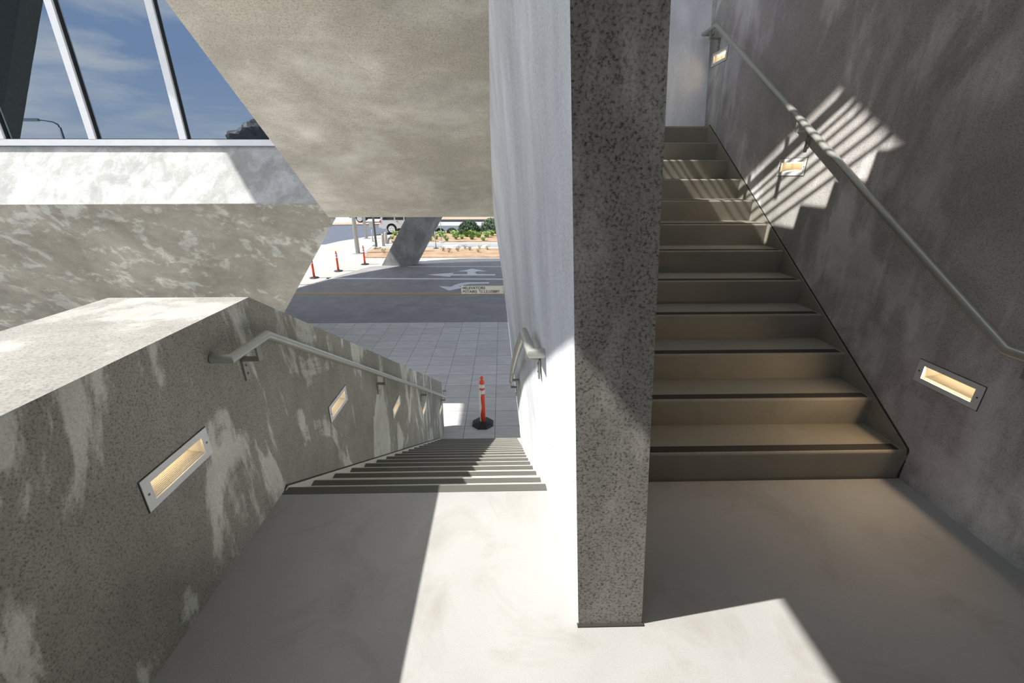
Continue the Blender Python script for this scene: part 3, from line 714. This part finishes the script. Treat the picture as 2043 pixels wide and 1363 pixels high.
c2=car('parked_car','black car across the road, only its wheels and sill in view',-16.2,47.4,M['carblack'])
# ------------------------------------------------------------------ sign
sg=thing('direction_sign','cream sign reading ELEVATORS and STAIRS TO L2 LOBBY projecting past the spine wall','sign',(-.36,7.0,-.217))
w,h=.345,.066
o=obox('sign_panel',(-w,w+.02,0,.02,-h,h),M['signface'],sg,.002)
bm=bmesh.new(); 
for z_ in (-.035,.035): cyl(bm,(w-.0,-.004,z_),(w-.0,0,z_),.005,seg=8)
from_bm('rivet',bm,M['signtext'],sg)
def txt(s,x,z,size):
    cu=D.curves.new('lettering','FONT'); cu.body=s; cu.size=size; cu.extrude=.0008; cu.offset=.0009
    t=D.objects.new('tmp',cu); COL.objects.link(t)
    dg=bpy.context.evaluated_depsgraph_get(); me=D.meshes.new_from_object(t.evaluated_get(dg)); D.objects.remove(t)
    o=D.objects.new('lettering',me); COL.objects.link(o); me.materials.clear(); me.materials.append(M['signtext'])
    o.parent=sg; o.location=(x,-.003,z); o.rotation_euler=(math.pi/2,0,0); return o,me
def fit(s,x0,x1,z,size):
    o,me=txt(s,x0,z,size); xs=[v_.co.x for v_ in me.vertices]; wd=max(xs)-min(xs); o.scale=((x1-x0)/wd,1,1); o.location.x=x0-min(xs)*(x1-x0)/wd
for wd_,a_,b_,z_ in (('ELEVATORS',-.283,.055,.012),('STAIRS',-.283,-.083,-.050),('TO',-.054,.013,-.050),('L2',.034,.096,-.050),('LOBBY',.115,.298,-.050)): fit(wd_,a_,b_,z_,.062)
def arrow(cx,cz,ang):
    bm=bmesh.new(); L=.024; t=.0042
    def seg(p,q):
        p=Vector(p);q=Vector(q); d=(q-p).normalized(); n=Vector((-d.y,d.x))*t; 
        P=[p+n,q+n,q-n,p-n]; ca,sa=math.cos(ang),math.sin(ang)
        prism(bm,[(cx+a.x*ca-a.y*sa,cz+a.x*sa+a.y*ca) for a in P],'y',-.004,-.001)
    seg((-L,0),(L,0)); seg((L*.1,L*.8),(L+.002,0)); seg((L*.1,-L*.8),(L+.002,0))
    from_bm('arrow_mark',bm,M['signtext'],sg)
arrow(-.313,.033,0); arrow(-.313,-.030,math.radians(45))
bm=bmesh.new(); box(bm,.355,.60,.004,.016,-.03,.03); from_bm('mounting_arm',bm,M['galv'],sg)

# ------------------------------------------------------------------ light
sun=D.lights.new('sun','SUN'); sun.energy=7.6; sun.angle=math.radians(.55); sun.color=(1,.97,.92)
so=D.objects.new('sun',sun); COL.objects.link(so); so.rotation_euler=SUN.to_track_quat('-Z','Y').to_euler()
w_=D.worlds.new('sky'); SC.world=w_; w_.use_nodes=True; nt=w_.node_tree; bg=nt.nodes['Background']
tc=N(nt,'ShaderNodeTexCoord'); sp=N(nt,'ShaderNodeSeparateXYZ'); nt.links.new(tc.outputs['Generated'],sp.inputs[0])
grad=ramp(nt,sp.outputs['Z'],[(0.,(.68,.77,.88)),(.18,(.42,.56,.80)),(.42,(.38,.52,.78)),(.7,(.58,.66,.78)),(1.,(.62,.68,.77))])
mp=N(nt,'ShaderNodeMapping'); mp.inputs['Scale'].default_value=(2.2,2.2,9.0); mp.inputs['Location'].default_value=(.7,.3,.2); nt.links.new(tc.outputs['Generated'],mp.inputs['Vector'])
cn=noise(nt,mp.outputs[0],1.5,9,.58,.35); cm=ramp(nt,cn,[(.43,0.),(.62,.9)])
c=mix(nt,cm,grad,(.98,.98,.98)); nt.links.new(c,bg.inputs['Color']); bg.inputs['Strength'].default_value=1.2
SC.view_settings.view_transform='Standard'; SC.view_settings.look='None'; SC.view_settings.exposure=0.; SC.view_settings.gamma=1.
